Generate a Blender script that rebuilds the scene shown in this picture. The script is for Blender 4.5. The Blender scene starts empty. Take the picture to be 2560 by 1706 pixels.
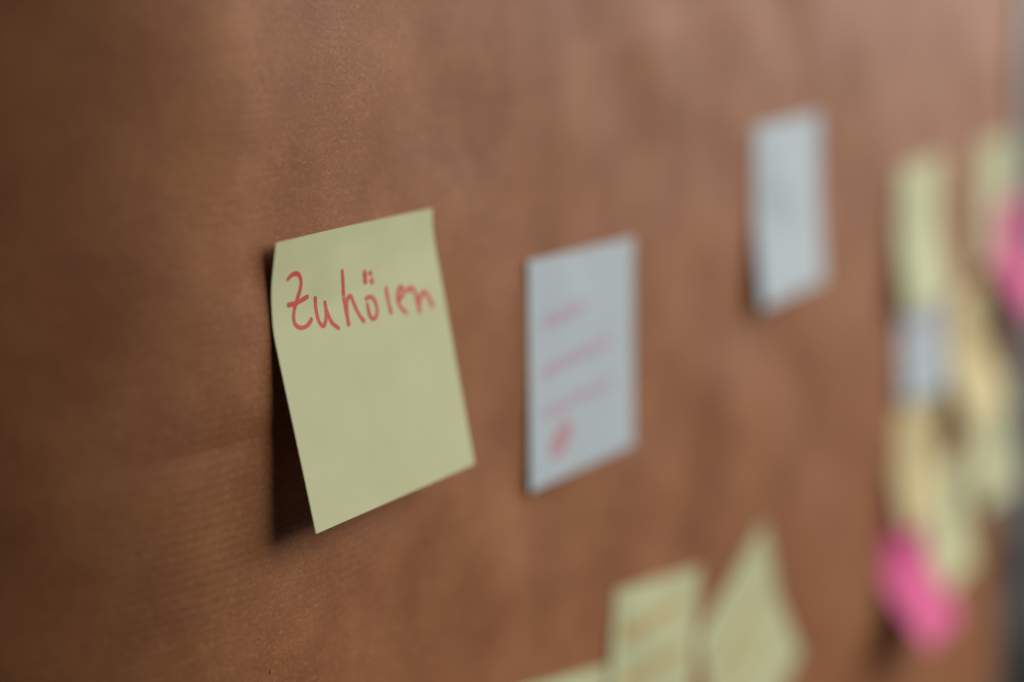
import bpy, math, random
import numpy as np
from mathutils import Matrix, Vector

D = math.radians
scene = bpy.context.scene
COL = scene.collection

# ------------------------------------------------------------------ camera
cam_data = bpy.data.cameras.new("camera")
cam = bpy.data.objects.new("camera", cam_data)
COL.objects.link(cam)
cam_data.sensor_width = 36.0
cam_data.lens = 60.06
cam_data.clip_start = 0.01
cam_data.clip_end = 50.0
R_ = Vector((0.50006103, -0.86590582, -0.0120862))
U_ = Vector((0.16121263, 0.07936969, 0.983723))
F_ = Vector((0.85085219, 0.49386998, -0.17928465))
m = Matrix((R_, U_, -F_)).transposed().to_4x4()
m.translation = Vector((-0.52836522, -0.266515, 0.09819337))
cam.matrix_world = m
cam_data.dof.use_dof = True
cam_data.dof.focus_distance = 0.4475
cam_data.dof.aperture_fstop = 2.6
cam_data.dof.aperture_blades = 0
scene.camera = cam

# ------------------------------------------------------------------ world and lamps
world = bpy.data.worlds.new("World")
scene.world = world
world.use_nodes = True
bg = world.node_tree.nodes["Background"]
bg.inputs["Color"].default_value = (0.80, 0.90, 1.0, 1)
bg.inputs["Strength"].default_value = 0.02


def area(name, loc, target, size_x, size_y, power, color, spread=180):
    d = bpy.data.lights.new(name, "AREA")
    d.shape = "RECTANGLE"
    d.size, d.size_y = size_x, size_y
    d.energy = power
    d.color = color
    d.spread = D(spread)
    o = bpy.data.objects.new(name, d)
    COL.objects.link(o)
    o.location = loc
    o.rotation_euler = (Vector(target) - Vector(loc)).to_track_quat("-Z", "Y").to_euler()
    return o


# the room's window, off to the right and a little above the board
area("window_light", (1.85, -2.2, 1.6), (0.05, 0, 0.0), 3.8, 2.3, 110, (0.95, 0.985, 1.0))
area("grazing_fill_light", (2.7, -0.75, 0.75), (0.0, 0, 0.0), 1.5, 1.5, 40, (0.95, 0.985, 1.0))  # added fill lamp at a grazing angle, widens the notes' soft shadow edge

scene.view_settings.view_transform = "Standard"
scene.view_settings.look = "None"
scene.view_settings.exposure = 0.0
scene.view_settings.gamma = 1.0
scene.render.engine = "CYCLES"
scene.cycles.use_denoising = True
scene.cycles.max_bounces = 6
scene.cycles.use_adaptive_sampling = False


# ------------------------------------------------------------------ helpers
def tag(o, label=None, cat=None, group=None, kind=None):
    if label: o["label"] = label
    if cat: o["category"] = cat
    if group: o["group"] = group
    if kind: o["kind"] = kind
    return o


def link(name, verts, faces, mat, parent=None, smooth=True):
    me = bpy.data.meshes.new(name)
    me.from_pydata([tuple(v) for v in verts], [], faces)
    me.update()
    if smooth:
        me.polygons.foreach_set("use_smooth", [True] * len(me.polygons))
    me.materials.append(mat)
    o = bpy.data.objects.new(name, me)
    COL.objects.link(o)
    if parent:
        o.parent = parent
    return o


def new_mat(name):
    mt = bpy.data.materials.new(name)
    mt.use_nodes = True
    nt = mt.node_tree
    nt.nodes.clear()
    out = nt.nodes.new("ShaderNodeOutputMaterial")
    return mt, nt, out


def node(nt, kind, **inp):
    n = nt.nodes.new(kind)
    for k, v in inp.items():
        if k.startswith("_"):
            setattr(n, k[1:], v)
        else:
            n.inputs[k.replace("__", " ")].default_value = v
    return n


def mixcol(nt, a, b, fac, blend="MIX"):
    n = nt.nodes.new("ShaderNodeMix")
    n.data_type = "RGBA"
    n.blend_type = blend
    n.clamp_factor = True
    for sock, v in ((n.inputs[6], a), (n.inputs[7], b), (n.inputs[0], fac)):
        if hasattr(v, "is_linked"):
            nt.links.new(v, sock)
        else:
            sock.default_value = v
    return n.outputs[2]


def ramp(nt, src, p0, p1, v0=0.0, v1=1.0):
    n = nt.nodes.new("ShaderNodeMapRange")
    n.inputs["From Min"].default_value = p0
    n.inputs["From Max"].default_value = p1
    n.inputs["To Min"].default_value = v0
    n.inputs["To Max"].default_value = v1
    nt.links.new(src, n.inputs["Value"])
    return n.outputs["Result"]


def noise(nt, vec, scale, detail=2.0, rough=0.5):
    n = nt.nodes.new("ShaderNodeTexNoise")
    n.inputs["Scale"].default_value = scale
    n.inputs["Detail"].default_value = detail
    n.inputs["Roughness"].default_value = rough
    nt.links.new(vec, n.inputs["Vector"])
    return n.outputs["Fac"]


# ------------------------------------------------------------------ materials
def kraft_material():
    mt, nt, out = new_mat("kraft")
    L = nt.links.new
    tc = nt.nodes.new("ShaderNodeTexCoord")
    obj = tc.outputs["Object"]
    mp = nt.nodes.new("ShaderNodeMapping")          # fibres run along the sheet
    mp.inputs["Scale"].default_value = (0.55, 1, 1)
    L(obj, mp.inputs["Vector"])
    fib = mp.outputs["Vector"]
    base = (0.395, 0.140, 0.040, 1)
    dark = (0.285, 0.088, 0.026, 1)
    lite = (0.465, 0.183, 0.062, 1)
    cloud = noise(nt, obj, 26, 4, 0.6)              # uneven formation of the sheet
    c = mixcol(nt, dark, lite, ramp(nt, cloud, 0.33, 0.68))
    c = mixcol(nt, base, c, 0.85)
    patch = noise(nt, fib, 75, 3, 0.6)              # darker blotches in the pulp
    c = mixcol(nt, c, (0.25, 0.075, 0.022, 1), ramp(nt, patch, 0.50, 0.76, 0, 0.4))
    mott = noise(nt, fib, 240, 3, 0.6)
    c = mixcol(nt, c, (0.33, 0.11, 0.045, 1), ramp(nt, mott, 0.52, 0.80, 0, 0.30))
    fine = noise(nt, fib, 1900, 3, 0.7)
    c = mixcol(nt, c, (0.24, 0.08, 0.03, 1), ramp(nt, fine, 0.49, 0.70, 0, 0.95))
    fine2 = noise(nt, fib, 1300, 2, 0.6)
    c = mixcol(nt, c, (0.60, 0.27, 0.12, 1), ramp(nt, fine2, 0.53, 0.74, 0, 0.45))
    vo = nt.nodes.new("ShaderNodeTexVoronoi")       # sparse dark flecks
    vo.inputs["Scale"].default_value = 48
    L(obj, vo.inputs["Vector"])
    c = mixcol(nt, c, (0.05, 0.016, 0.010, 1), ramp(nt, vo.outputs["Distance"], 0.016, 0.028, 0.8, 0.0))
    # laid ribs, ~2.4 mm apart, running along the sheet, stronger here and weaker there
    sep = nt.nodes.new("ShaderNodeSeparateXYZ")
    L(obj, sep.inputs[0])
    wob = noise(nt, obj, 14, 2, 0.5)
    ad = node(nt, "ShaderNodeMath", _operation="MULTIPLY_ADD")
    L(wob, ad.inputs[0]); ad.inputs[1].default_value = 0.004
    L(sep.outputs["Z"], ad.inputs[2])
    mu = node(nt, "ShaderNodeMath", _operation="MULTIPLY")
    L(ad.outputs[0], mu.inputs[0]); mu.inputs[1].default_value = 2 * math.pi / 0.0024
    si = node(nt, "ShaderNodeMath", _operation="SINE")
    L(mu.outputs[0], si.inputs[0])
    amp = ramp(nt, noise(nt, obj, 9, 2, 0.5), 0.40, 0.68, 0.1, 1.0)
    am2 = node(nt, "ShaderNodeMath", _operation="MULTIPLY")   # the ribbing is pressed flatter higher up the sheet
    L(amp, am2.inputs[0]); L(ramp(nt, sep.outputs["Z"], -0.03, 0.02, 1.0, 0.3), am2.inputs[1])
    rib = node(nt, "ShaderNodeMath", _operation="MULTIPLY")
    L(si.outputs[0], rib.inputs[0]); L(am2.outputs[0], rib.inputs[1])
    b1 = nt.nodes.new("ShaderNodeBump")
    b1.inputs["Distance"].default_value = 0.00006
    b1.inputs["Strength"].default_value = 1.0
    L(rib.outputs[0], b1.inputs["Height"])
    b2 = nt.nodes.new("ShaderNodeBump")
    b2.inputs["Distance"].default_value = 0.00010
    b2.inputs["Strength"].default_value = 0.5
    L(fine, b2.inputs["Height"]); L(b1.outputs[0], b2.inputs["Normal"])
    b3 = nt.nodes.new("ShaderNodeBump")
    b3.inputs["Distance"].default_value = 0.0004
    b3.inputs["Strength"].default_value = 0.35
    L(mott, b3.inputs["Height"]); L(b2.outputs[0], b3.inputs["Normal"])
    bs = node(nt, "ShaderNodeBsdfPrincipled", Roughness=0.68)
    bs.inputs["Specular IOR Level"].default_value = 0.32
    L(c, bs.inputs["Base Color"]); L(b3.outputs[0], bs.inputs["Normal"])
    L(bs.outputs[0], out.inputs["Surface"])
    return mt


def note_material(name, col, trans=0.10):
    mt, nt, out = new_mat(name)
    L = nt.links.new
    tc = nt.nodes.new("ShaderNodeTexCoord")
    n1 = noise(nt, tc.outputs["Object"], 2600, 3, 0.6)
    n2 = noise(nt, tc.outputs["Object"], 60, 3, 0.55)
    d = (col[0] * 0.90, col[1] * 0.89, col[2] * 0.85, 1)
    c = mixcol(nt, (*col, 1), d, ramp(nt, n1, 0.40, 0.75, 0, 0.55))
    c = mixcol(nt, c, d, ramp(nt, n2, 0.35, 0.75, 0, 0.5))
    b = nt.nodes.new("ShaderNodeBump")
    b.inputs["Distance"].default_value = 0.00003
    b.inputs["Strength"].default_value = 0.4
    L(n1, b.inputs["Height"])
    bs = node(nt, "ShaderNodeBsdfPrincipled", Roughness=0.75)
    bs.inputs["Specular IOR Level"].default_value = 0.25
    L(c, bs.inputs["Base Color"]); L(b.outputs[0], bs.inputs["Normal"])
    tr = nt.nodes.new("ShaderNodeBsdfTranslucent")
    L(c, tr.inputs["Color"])
    mx = nt.nodes.new("ShaderNodeMixShader")
    mx.inputs[0].default_value = trans
    L(bs.outputs[0], mx.inputs[1]); L(tr.outputs[0], mx.inputs[2])
    L(mx.outputs[0], out.inputs["Surface"])
    return mt


def ink_material(name, col):
    mt, nt, out = new_mat(name)
    L = nt.links.new
    tc = nt.nodes.new("ShaderNodeTexCoord")
    n1 = noise(nt, tc.outputs["Object"], 1500, 3, 0.65)
    c = mixcol(nt, (*col, 1), (min(1, col[0] * 1.15), col[1] * 1.9, col[2] * 1.8, 1), ramp(nt, n1, 0.42, 0.72, 0, 0.7))
    bs = node(nt, "ShaderNodeBsdfPrincipled", Roughness=0.6)
    bs.inputs["Specular IOR Level"].default_value = 0.3
    L(c, bs.inputs["Base Color"])
    L(bs.outputs[0], out.inputs["Surface"])
    return mt


def plain_material(name, col, rough, metal=0.0, grain=300, amt=0.25):
    mt, nt, out = new_mat(name)
    L = nt.links.new
    tc = nt.nodes.new("ShaderNodeTexCoord")
    n1 = noise(nt, tc.outputs["Object"], grain, 4, 0.6)
    c = mixcol(nt, (*col, 1), tuple(x * 0.6 for x in col) + (1,), ramp(nt, n1, 0.35, 0.75, 0, amt))
    bs = node(nt, "ShaderNodeBsdfPrincipled", Roughness=rough, Metallic=metal)
    L(c, bs.inputs["Base Color"])
    L(bs.outputs[0], out.inputs["Surface"])
    return mt


M_kraft = kraft_material()
M_yellow = note_material("yellow_note_paper", (0.775, 0.745, 0.42))
M_gold = note_material("golden_note_paper", (0.84, 0.66, 0.33))
M_white = note_material("white_note_paper", (0.69, 0.735, 0.74))
M_blue = note_material("pale_blue_note_paper", (0.60, 0.655, 0.68))
M_pink = note_material("pink_note_paper", (0.82, 0.11, 0.29), 0.10)
M_red_ink = ink_material("red_ink", (0.66, 0.075, 0.055))
M_pink_ink = ink_material("faded_red_ink", (0.66, 0.36, 0.42))
M_pale_red_ink = ink_material("pale_red_ink", (0.66, 0.24, 0.27))
M_orange_ink = ink_material("orange_ink", (0.70, 0.32, 0.07))
M_metal = plain_material("taupe_painted_rail", (0.15, 0.13, 0.11), 0.5, 0.0)
M_board = plain_material("grey_board", (0.16, 0.15, 0.14), 0.8)
M_black = plain_material("black_plastic", (0.012, 0.012, 0.013), 0.4)
M_wall = plain_material("grey_wall", (0.24, 0.222, 0.205), 0.9, 0, 30, 0.2)

# ------------------------------------------------------------------ the kraft paper on its board
rng = np.random.default_rng(7)
_waves = []
for k in range(26):
    lam = float(rng.uniform(0.03, 0.12))
    ang = float(rng.uniform(0, 2 * math.pi))
    _waves.append((2 * math.pi / lam * math.cos(ang), 2 * math.pi / lam * math.sin(ang),
                   float(rng.uniform(0, 6.28)), 0.00024 * (lam / 0.1) ** 1.3))
CREASES = [  # x0, z0, direction, half length, height, width
    (-0.2100, -0.0028, D(1.5), 0.022, -0.00120, 0.0055),
    (-0.19, -0.062, D(-4), 0.06, 0.0003, 0.006),
    (0.02, 0.093, D(8), 0.10, 0.0005, 0.010),
    (0.20, 0.105, D(70), 0.08, 0.0006, 0.014),
    (0.16, -0.085, D(30), 0.09, 0.0006, 0.014),
    (0.33, 0.07, D(80), 0.09, 0.0008, 0.02),
]


H_REF = 0.0


def bulge(x, z):
    """how far the paper stands off its mean plane, towards the room (metres)"""
    # left of the notes the sheet curves back, a shape added to darken that side
    d = np.clip(-0.197 - np.asarray(x, float), 0, None)
    h = H_REF - 5.0 * np.where(d < 0.09, d * d, 0.0081 + 0.18 * (d - 0.09)) + 0 * np.asarray(z, float)
    for kx, kz, ph, a in _waves:
        h = h + a * np.sin(kx * x + kz * z + ph)
    for x0, z0, an, hl, hh, wd in CREASES:
        ca, sa = math.cos(an), math.sin(an)
        t = (x - x0) * ca + (z - z0) * sa
        n = -(x - x0) * sa + (z - z0) * ca
        h = h + hh * np.exp(-(t / hl) ** 2) * np.exp(-np.abs(n) / wd)
    return h


H_REF = -float(bulge(-0.155, 0.03))         # zero where the first note sticks


def build_kraft():
    x1 = 0.564
    xs = np.concatenate([np.linspace(-0.42, -0.30, 30, endpoint=False), np.linspace(-0.30, 0.0, 200, endpoint=False),
                         np.linspace(0.0, x1, 130)])
    zs = np.concatenate([np.linspace(-0.75, -0.40, 30, endpoint=False), np.linspace(-0.40, -0.10, 70, endpoint=False),
                         np.linspace(-0.10, 0.12, 150, endpoint=False), np.linspace(0.12, 0.65, 50)])
    X, Zz = np.meshgrid(xs, zs, indexing="ij")
    H = bulge(X, Zz)
    nx, nz = X.shape
    front = np.stack([X, -H, Zz], -1).reshape(-1, 3)
    back = front + np.array([0, 0.0002, 0])
    idx = np.arange(nx * nz).reshape(nx, nz)
    a, b, c, d = idx[:-1, :-1], idx[1:, :-1], idx[1:, 1:], idx[:-1, 1:]
    f = np.stack([a, b, c, d], -1).reshape(-1, 4)
    n = nx * nz
    g = np.stack([a, d, c, b], -1).reshape(-1, 4) + n
    faces = f.tolist() + g.tolist()
    rim = list(idx[:, 0]) + list(idx[-1, 1:]) + list(idx[-2::-1, -1]) + list(idx[0, -2:0:-1])
    for i in range(len(rim)):
        p, q = int(rim[i]), int(rim[(i + 1) % len(rim)])
        faces.append([q, p, p + n, q + n])
    o = link("kraft_paper", np.concatenate([front, back]), faces, M_kraft)
    tag(o, "large sheet of ribbed brown kraft paper covering the pinboard behind all the notes", "paper")
    return o


build_kraft()


def box(name, lo, hi, mat, parent=None, bevel=0.0):
    import bmesh
    bm = bmesh.new()
    bmesh.ops.create_cube(bm, size=1)
    lo, hi = Vector(lo), Vector(hi)
    for v in bm.verts:
        v.co = Vector(((lo[i] + hi[i]) / 2 + v.co[i] * (hi[i] - lo[i])) for i in range(3))
    if bevel:
        bmesh.ops.bevel(bm, geom=bm.edges[:], offset=bevel, segments=2, affect="EDGES", profile=0.5)
    me = bpy.data.meshes.new(name)
    bm.to_mesh(me)
    bm.free()
    me.materials.append(mat)
    o = bpy.data.objects.new(name, me)
    COL.objects.link(o)
    if parent: o.parent = parent
    return o


board = bpy.data.objects.new("pinboard", None)
COL.objects.link(board)
tag(board, "grey framed pinboard whose edge shows at the far right past the kraft paper", "pinboard")
box("panel", (-0.19, 0.0045, -0.80), (0.567, 0.018, 0.70), M_board, board)
box("frame_rail", (0.569, -0.002, -0.80), (0.597, 0.022, 0.70), M_metal, board, 0.0015)
box("corner_clip", (0.5985, 0.0, -0.292), (0.645, 0.022, -0.240), M_black, board, 0.003)

room = box("wall", (0.2, 0.55, -1.2), (4.0, 0.65, 1.4), M_wall)
tag(room, kind="structure")

# ------------------------------------------------------------------ sticky notes
S = 0.076
GROUP = "sticky notes on the kraft paper"


class Sheet:
    """A square note: (u, s) in 0..1, u along its top edge, s down from it.
    It sticks along s = sc and curls off the board below (bl, br) and above (tl, tr) that line."""

    def __init__(self, x, z, rot, sc, bl, br, tl=0, tr=0, base=0.0004, seed=0, bend=0.42):
        scl, scr = sc if isinstance(sc, tuple) else (sc, sc)
        self.p = (x, z, D(rot), scl, scr, D(bl), D(br), D(tl), D(tr), base, bend)
        self.ref = float(np.mean([bulge(x + k * S, z - 0.1 * S) for k in (-0.4, -0.2, 0, 0.2, 0.4)]))
        r = np.random.default_rng(seed)
        self.w = [(r.uniform(2, 6), r.uniform(2, 6), r.uniform(0, 6.28), r.uniform(0.00004, 0.00010)) for _ in range(4)]

    def __call__(self, u, s):
        x, z, a, scl, scr, bl, br, tl, tr, base, bend = self.p
        u = np.asarray(u, float); s = np.asarray(s, float)
        sc = scl * (1 - u) + scr * u
        n = 40
        k = (np.arange(n) + 0.5) / n
        low = s >= sc
        ln = np.abs(s - sc)
        t = k * ln[..., None]
        g = np.clip(t / bend, 0, 1); g = g * g * (3 - 2 * g)
        th = np.where(low, bl * (1 - u) + br * u, tl * (1 - u) + tr * u)[..., None] * g
        out = np.sin(th).mean(-1) * ln
        dn = sc + np.where(low, 1, -1) * np.cos(th).mean(-1) * ln
        for fu, fs, ph, am in self.w:
            out = out + am / S * np.sin(fu * u + fs * s + ph) * np.clip(ln * 3, 0, 1)
        ca, sa = math.cos(a), math.sin(a)
        X = x + ca * (u - 0.5) * S + sa * dn * S
        Z = z + sa * (u - 0.5) * S - ca * dn * S
        lift = np.maximum(out * S + self.ref, bulge(X, Z)) + base
        return np.stack([X, -lift, Z], -1)

    def normal(self, u, s):
        e = 1e-3
        du = self(u + e, s) - self(u - e, s)
        ds = self(u, s + e) - self(u, s - e)
        n = np.cross(ds, du)
        n /= np.linalg.norm(n, axis=-1, keepdims=True)
        return np.where(n[..., 1:2] > 0, -n, n)


def spline(pts, per=7):
    p = np.array([pts[0]] + list(pts) + [pts[-1]], float)
    o = []
    for i in range(1, len(p) - 2):
        for k in range(per):
            t = k / per
            a, b, c, d = p[i - 1], p[i], p[i + 1], p[i + 2]
            o.append(0.5 * ((2 * b) + (-a + c) * t + (2 * a - 5 * b + 4 * c - d) * t * t + (-a + 3 * b - 3 * c + d) * t ** 3))
    o.append(p[-2])
    return np.array(o)


_lift = [0]


def stroke(sheet, pts, width, verts, faces, seed=0):
    """one pen stroke as a thin ribbon with rounded ends, lying on the curled note; mm coordinates"""
    c = spline(pts)
    _lift[0] += 1
    h = 0.00006 + 0.000006 * (_lift[0] % 9)
    t = np.gradient(c, axis=0)
    t /= np.linalg.norm(t, axis=1, keepdims=True) + 1e-9
    nn = np.stack([-t[:, 1], t[:, 0]], 1)
    r = np.random.default_rng(seed + _lift[0])
    s_ = np.linspace(0, 1, len(c))
    w = width / 2 * (1 + 0.07 * np.sin(s_ * r.uniform(5, 11) + r.uniform(0, 6)) + 0.05 * np.sin(s_ * 23 + r.uniform(0, 6)))
    poly_l = [c[i] + nn[i] * w[i] for i in range(len(c))]
    poly_r = [c[i] - nn[i] * w[i] for i in range(len(c))]
    rows = list(zip(poly_l, poly_r))

    def cap(end):
        i = 0 if end == 0 else len(c) - 1
        sg = -1 if end == 0 else 1
        rr = []
        for a in (25, 50, 72):
            cc = c[i] + sg * t[i] * w[i] * math.sin(D(a)) * 0.95
            rr.append((cc + nn[i] * w[i] * math.cos(D(a)), cc - nn[i] * w[i] * math.cos(D(a))))
        return rr
    rows = cap(0)[::-1] + rows + cap(1)
    b = len(verts)
    flat = np.array([q for r2 in rows for q in r2])
    U, Sx = flat[:, 0] / 76, flat[:, 1] / 76
    P = sheet(U, Sx)
    N = sheet.normal(U, Sx)
    for k in (h, 0.00004):
        verts.extend((P + N * k).tolist())
    n = len(flat)
    for i in range(len(rows) - 1):
        q = b + 2 * i
        faces.append((q, q + 1, q + 3, q + 2))
        faces.append((q + n, q + 2 + n, q + 3 + n, q + 1 + n))
        faces.append((q, q + 2, q + 2 + n, q + n))
        faces.append((q + 1, q + 1 + n, q + 3 + n, q + 3))


def write(note, name, strokes, width, mat, seed=0, parent=None):
    v, f = [], []
    for st in strokes:
        stroke(note["_sheet"], st, width, v, f, seed)
    return link(name, v, f, mat, parent or note["ob"], smooth=False)


def sticky(label, mat, *args, n=26, **kw):
    sh = Sheet(*args, **kw)
    g = np.linspace(0, 1, n)
    U, Sx = np.meshgrid(g, g, indexing="ij")
    P = sh(U, Sx).reshape(-1, 3)
    N = sh.normal(U, Sx).reshape(-1, 3)
    A_, B_ = P + N * 0.00004, P - N * 0.00004
    idx = np.arange(n * n).reshape(n, n)
    a, b, c, d = idx[:-1, :-1], idx[1:, :-1], idx[1:, 1:], idx[:-1, 1:]
    f = np.stack([a, d, c, b], -1).reshape(-1, 4).tolist()
    f += (np.stack([a, b, c, d], -1).reshape(-1, 4) + n * n).tolist()
    rim = list(idx[:, 0]) + list(idx[-1, 1:]) + list(idx[-2::-1, -1]) + list(idx[0, -2:0:-1])
    k, b0 = len(rim), 2 * n * n                      # the cut edge keeps its own vertices: crisp, not rounded
    v = np.concatenate([A_, B_, A_[rim], B_[rim]])
    for i in range(k):
        j = (i + 1) % k
        f.append([b0 + i, b0 + j, b0 + k + j, b0 + k + i])
    o = link("sticky_note", v, f, mat)
    tag(o, label, "sticky note", GROUP)
    return {"ob": o, "_sheet": sh}


# --- the note in focus: "Zuhören"
n1 = sticky("yellow sticky note with Zuhören in red pen, lower half curling off the paper", M_yellow,
            -0.1522, 0.0472, 0.87, (0.23, 0.035), 11.64, 10.49, 11.0, 0.4, n=48, seed=3, bend=0.134)
LETTERS = [
    ("Z", 1.32, [[[6.81, 10.54], [8.3, 9.75], [10.42, 9.59], [11.89, 10.5], [12.54, 12.39], [11.76, 14.54], [10.38, 16.73], [9.23, 18.68], [8.61, 20.44], [8.58, 22.17], [9.52, 23.32], [11.09, 23.94], [13.06, 23.82], [14.72, 23.08], [15.5, 22.45]], [[6.81, 17.23], [9.72, 17.32], [12.23, 16.92], [14.95, 16.38]]]),
    ("u", 1.28, [[[18.19, 17.29], [18.07, 19.3], [18.09, 21.47], [18.44, 23.58], [19.45, 24.85], [20.64, 24.37], [21.72, 22.63], [22.18, 20.51], [22.1, 19.07]], [[22.1, 19.07], [22.27, 20.8], [22.75, 22.94], [23.73, 24.9], [25.72, 26.52]]]),
    ("h", 1.34, [[[30.31, 11.73], [30.38, 14.64], [30.32, 17.94], [30.25, 20.99], [30.17, 24.05], [30.18, 26.23]], [[30.34, 26.03], [30.51, 22.99], [31.27, 20.6], [32.23, 19.22], [33.46, 19.21], [34.1, 21.06], [34.8, 23.14], [35.74, 25.04], [36.77, 26.4]]]),
    ("o", 1.28, [[[39.67, 20.82], [41.39, 20.53], [43.0, 21.35], [43.59, 23.16], [43.45, 24.91], [42.45, 26.25], [41.05, 26.65], [39.96, 25.69], [39.78, 23.96], [39.83, 22.35]]]),
    ("r", 1.5, [[[49.37, 19.34], [49.21, 21.18], [49.19, 23.49], [49.38, 26.18]]]),
    ("e", 1.4, [[[53.68, 23.69], [55.78, 22.65], [57.02, 21.24], [56.3, 20.11], [54.82, 20.76], [53.73, 22.62], [53.76, 24.66], [54.85, 26.29], [56.32, 27.38]]]),
    ("n", 1.6, [[[58.97, 21.49], [60.65, 21.07], [61.97, 21.95], [62.32, 23.98], [62.55, 26.08], [62.6, 27.95]], [[62.6, 27.95], [63.26, 25.46], [65.07, 23.61], [66.64, 23.18], [67.89, 24.41], [68.66, 26.17], [69.35, 27.57]]]),
]
for ch, wd, strokes in LETTERS:
    lo = write(n1, "letter", strokes, wd, M_red_ink, ord(ch))
    if ch == "o":
        write(n1, "umlaut_dot", [[[40.75, 13.7], [40.81, 14.91], [40.72, 16.11]]], 1.9, M_red_ink, 5, lo)
        write(n1, "umlaut_dot", [[[43.39, 14.36], [43.43, 15.44], [43.61, 16.54]]], 1.9, M_red_ink, 6, lo)


def scrawl(x0, y0, x1, y1, height, seed, loops=None):
    """a line of blurred, unreadable handwriting between two points (mm on the note)"""
    r = np.random.default_rng(seed)
    n = loops or int((x1 - x0) / 2.6)
    strokes, cur = [], []
    for i in range(n + 1):
        f = i / n
        x = x0 + (x1 - x0) * f
        y = y0 + (y1 - y0) * f
        h = height * r.uniform(0.5, 1.0) * (1.5 if r.random() < 0.18 else 1)
        cur += [[x, y], [x + 0.7, y - h], [x + 1.5, y - h * 0.5], [x + 1.2, y + height * 0.05]]
        if r.random() < 0.28 and len(cur) > 6:
            strokes.append(cur); cur = []
    if len(cur) > 3: strokes.append(cur)
    return strokes


# --- white notes
n2 = sticky("white sticky note with three lines of faded red writing above a red scribble", M_white,
            -0.0203, 0.0252, -0.5, 0.2, 0.4, 0.3, seed=4)
write(n2, "handwriting_line", scrawl(10.5, 22.6, 36, 20.6, 3.4, 1), 1.05, M_pink_ink)
write(n2, "handwriting_line", scrawl(8.5, 39.2, 21, 38.0, 4.0, 2), 1.15, M_pink_ink)
write(n2, "handwriting_line", scrawl(24, 37.6, 56, 36.0, 3.0, 3), 0.9, M_pink_ink)
write(n2, "handwriting_line", scrawl(9, 53.0, 57, 50.2, 3.2, 4), 0.85, M_pink_ink)
write(n2, "scribble", [[[23, 54.5], [23.5, 58], [20, 59.5], [16, 62], [14.5, 65.5], [17, 67.6], [22, 66.4], [27, 63.5], [28.8, 60], [26, 58.4], [21, 60.6], [17.6, 63.6], [18, 65.8], [22, 64.6], [25.5, 61.8], [25, 60.4], [21, 62.4], [19.5, 64.4]]], 1.5, M_pale_red_ink)
n3 = sticky("blank white sticky note, highest one left of the crowded column", M_white,
            0.1692, 0.0590, 1.6, 0.3, 6.0, 4.5, seed=5)

# --- the crowded column near the paper's right edge (lower ones first)
n_pink = sticky("bright pink sticky note curling up strongly at the bottom, below the yellow and blue column", M_pink,
                0.3575, -0.1590, -2.5, 0.25, 40, 33, seed=6)
n_c4 = sticky("yellow sticky note between the lower pink note and the pale green one", M_yellow,
              0.4335, -0.1496, 2.7, 0.3, 12, 11, seed=7)
n_c3 = sticky("golden yellow sticky note directly under the pale blue note", M_gold,
              0.3735, -0.0951, -4.0, 0.3, 12, 7, base=0.0007, seed=8)
n_c2 = sticky("pale blue sticky note tucked under a yellow one in the column", M_blue,
              0.3765, -0.0255, -2.7, 0.3, 5, 7.7, base=0.0010, seed=9)
n_c1 = sticky("pale yellow sticky note at the top of the column, lapping over the blue note", M_yellow,
              0.3607, 0.0275, 2.3, 0.3, 9, 12, base=0.0014, seed=10)
n_11 = sticky("pale yellow sticky note at the paper's right edge, under the slanting golden note", M_yellow,
              0.5303, -0.1219, -1.5, 0.3, 8.6, 13.7, seed=11)
n_10 = sticky("golden sticky note slanting outwards beside the pale blue note", M_gold,
              0.466, -0.0563, -0.9, 0.25, 19, 25, base=0.0007, seed=12)
n_pr = sticky("bright pink sticky note cut off by the right side, curling away from the paper", M_pink,
              0.5560, -0.0090, 1.1, 0.25, 31, 24, seed=13, base=0.0022)
n_8 = sticky("small looking yellow sticky note at the far upper right, above a pink one", M_yellow,
             0.5200, 0.0300, 0.9, 0.3, 1.0, 1.0, base=0.0004, seed=14)
write(n_c2, "handwriting_line", scrawl(10, 34, 50, 33, 3.2, 21), 1.0, M_pink_ink)
write(n_c2, "handwriting_line", scrawl(10, 50, 44, 49, 3.2, 22), 1.0, M_pink_ink)

# --- the three at the bottom edge of the view
n_b = sticky("yellow sticky note with orange writing, left beside the tilted diamond one", M_yellow,
             0.0419, -0.1089, -9.3, 0.3, 3, 0, seed=15)
write(n_b, "handwriting_line", scrawl(8, 19, 26, 17.5, 4.0, 31), 1.2, M_orange_ink)
write(n_b, "handwriting_line", scrawl(30, 16.5, 56, 14.5, 4.0, 32), 1.0, M_orange_ink)
write(n_b, "handwriting_line", scrawl(12, 37, 30, 36, 4.2, 33), 1.1, M_orange_ink)
write(n_b, "handwriting_line", scrawl(34, 35, 62, 32, 3.6, 34), 1.0, M_orange_ink)
n_d = sticky("yellow sticky note turned on its corner like a diamond", M_yellow,
             0.1130, -0.1295, 23.5, 0.3, 8, 11, seed=16)
write(n_d, "handwriting_line", scrawl(14, 30, 58, 30, 3.6, 41), 0.9, M_orange_ink)
write(n_d, "handwriting_line", scrawl(14, 44, 50, 44, 3.6, 42), 0.9, M_orange_ink)
n_bl = sticky("yellow sticky note of which only the top edge shows at the bottom of the view", M_yellow,
              -0.0399, -0.1207, -12.2, 0.3, 6, 5, seed=17)
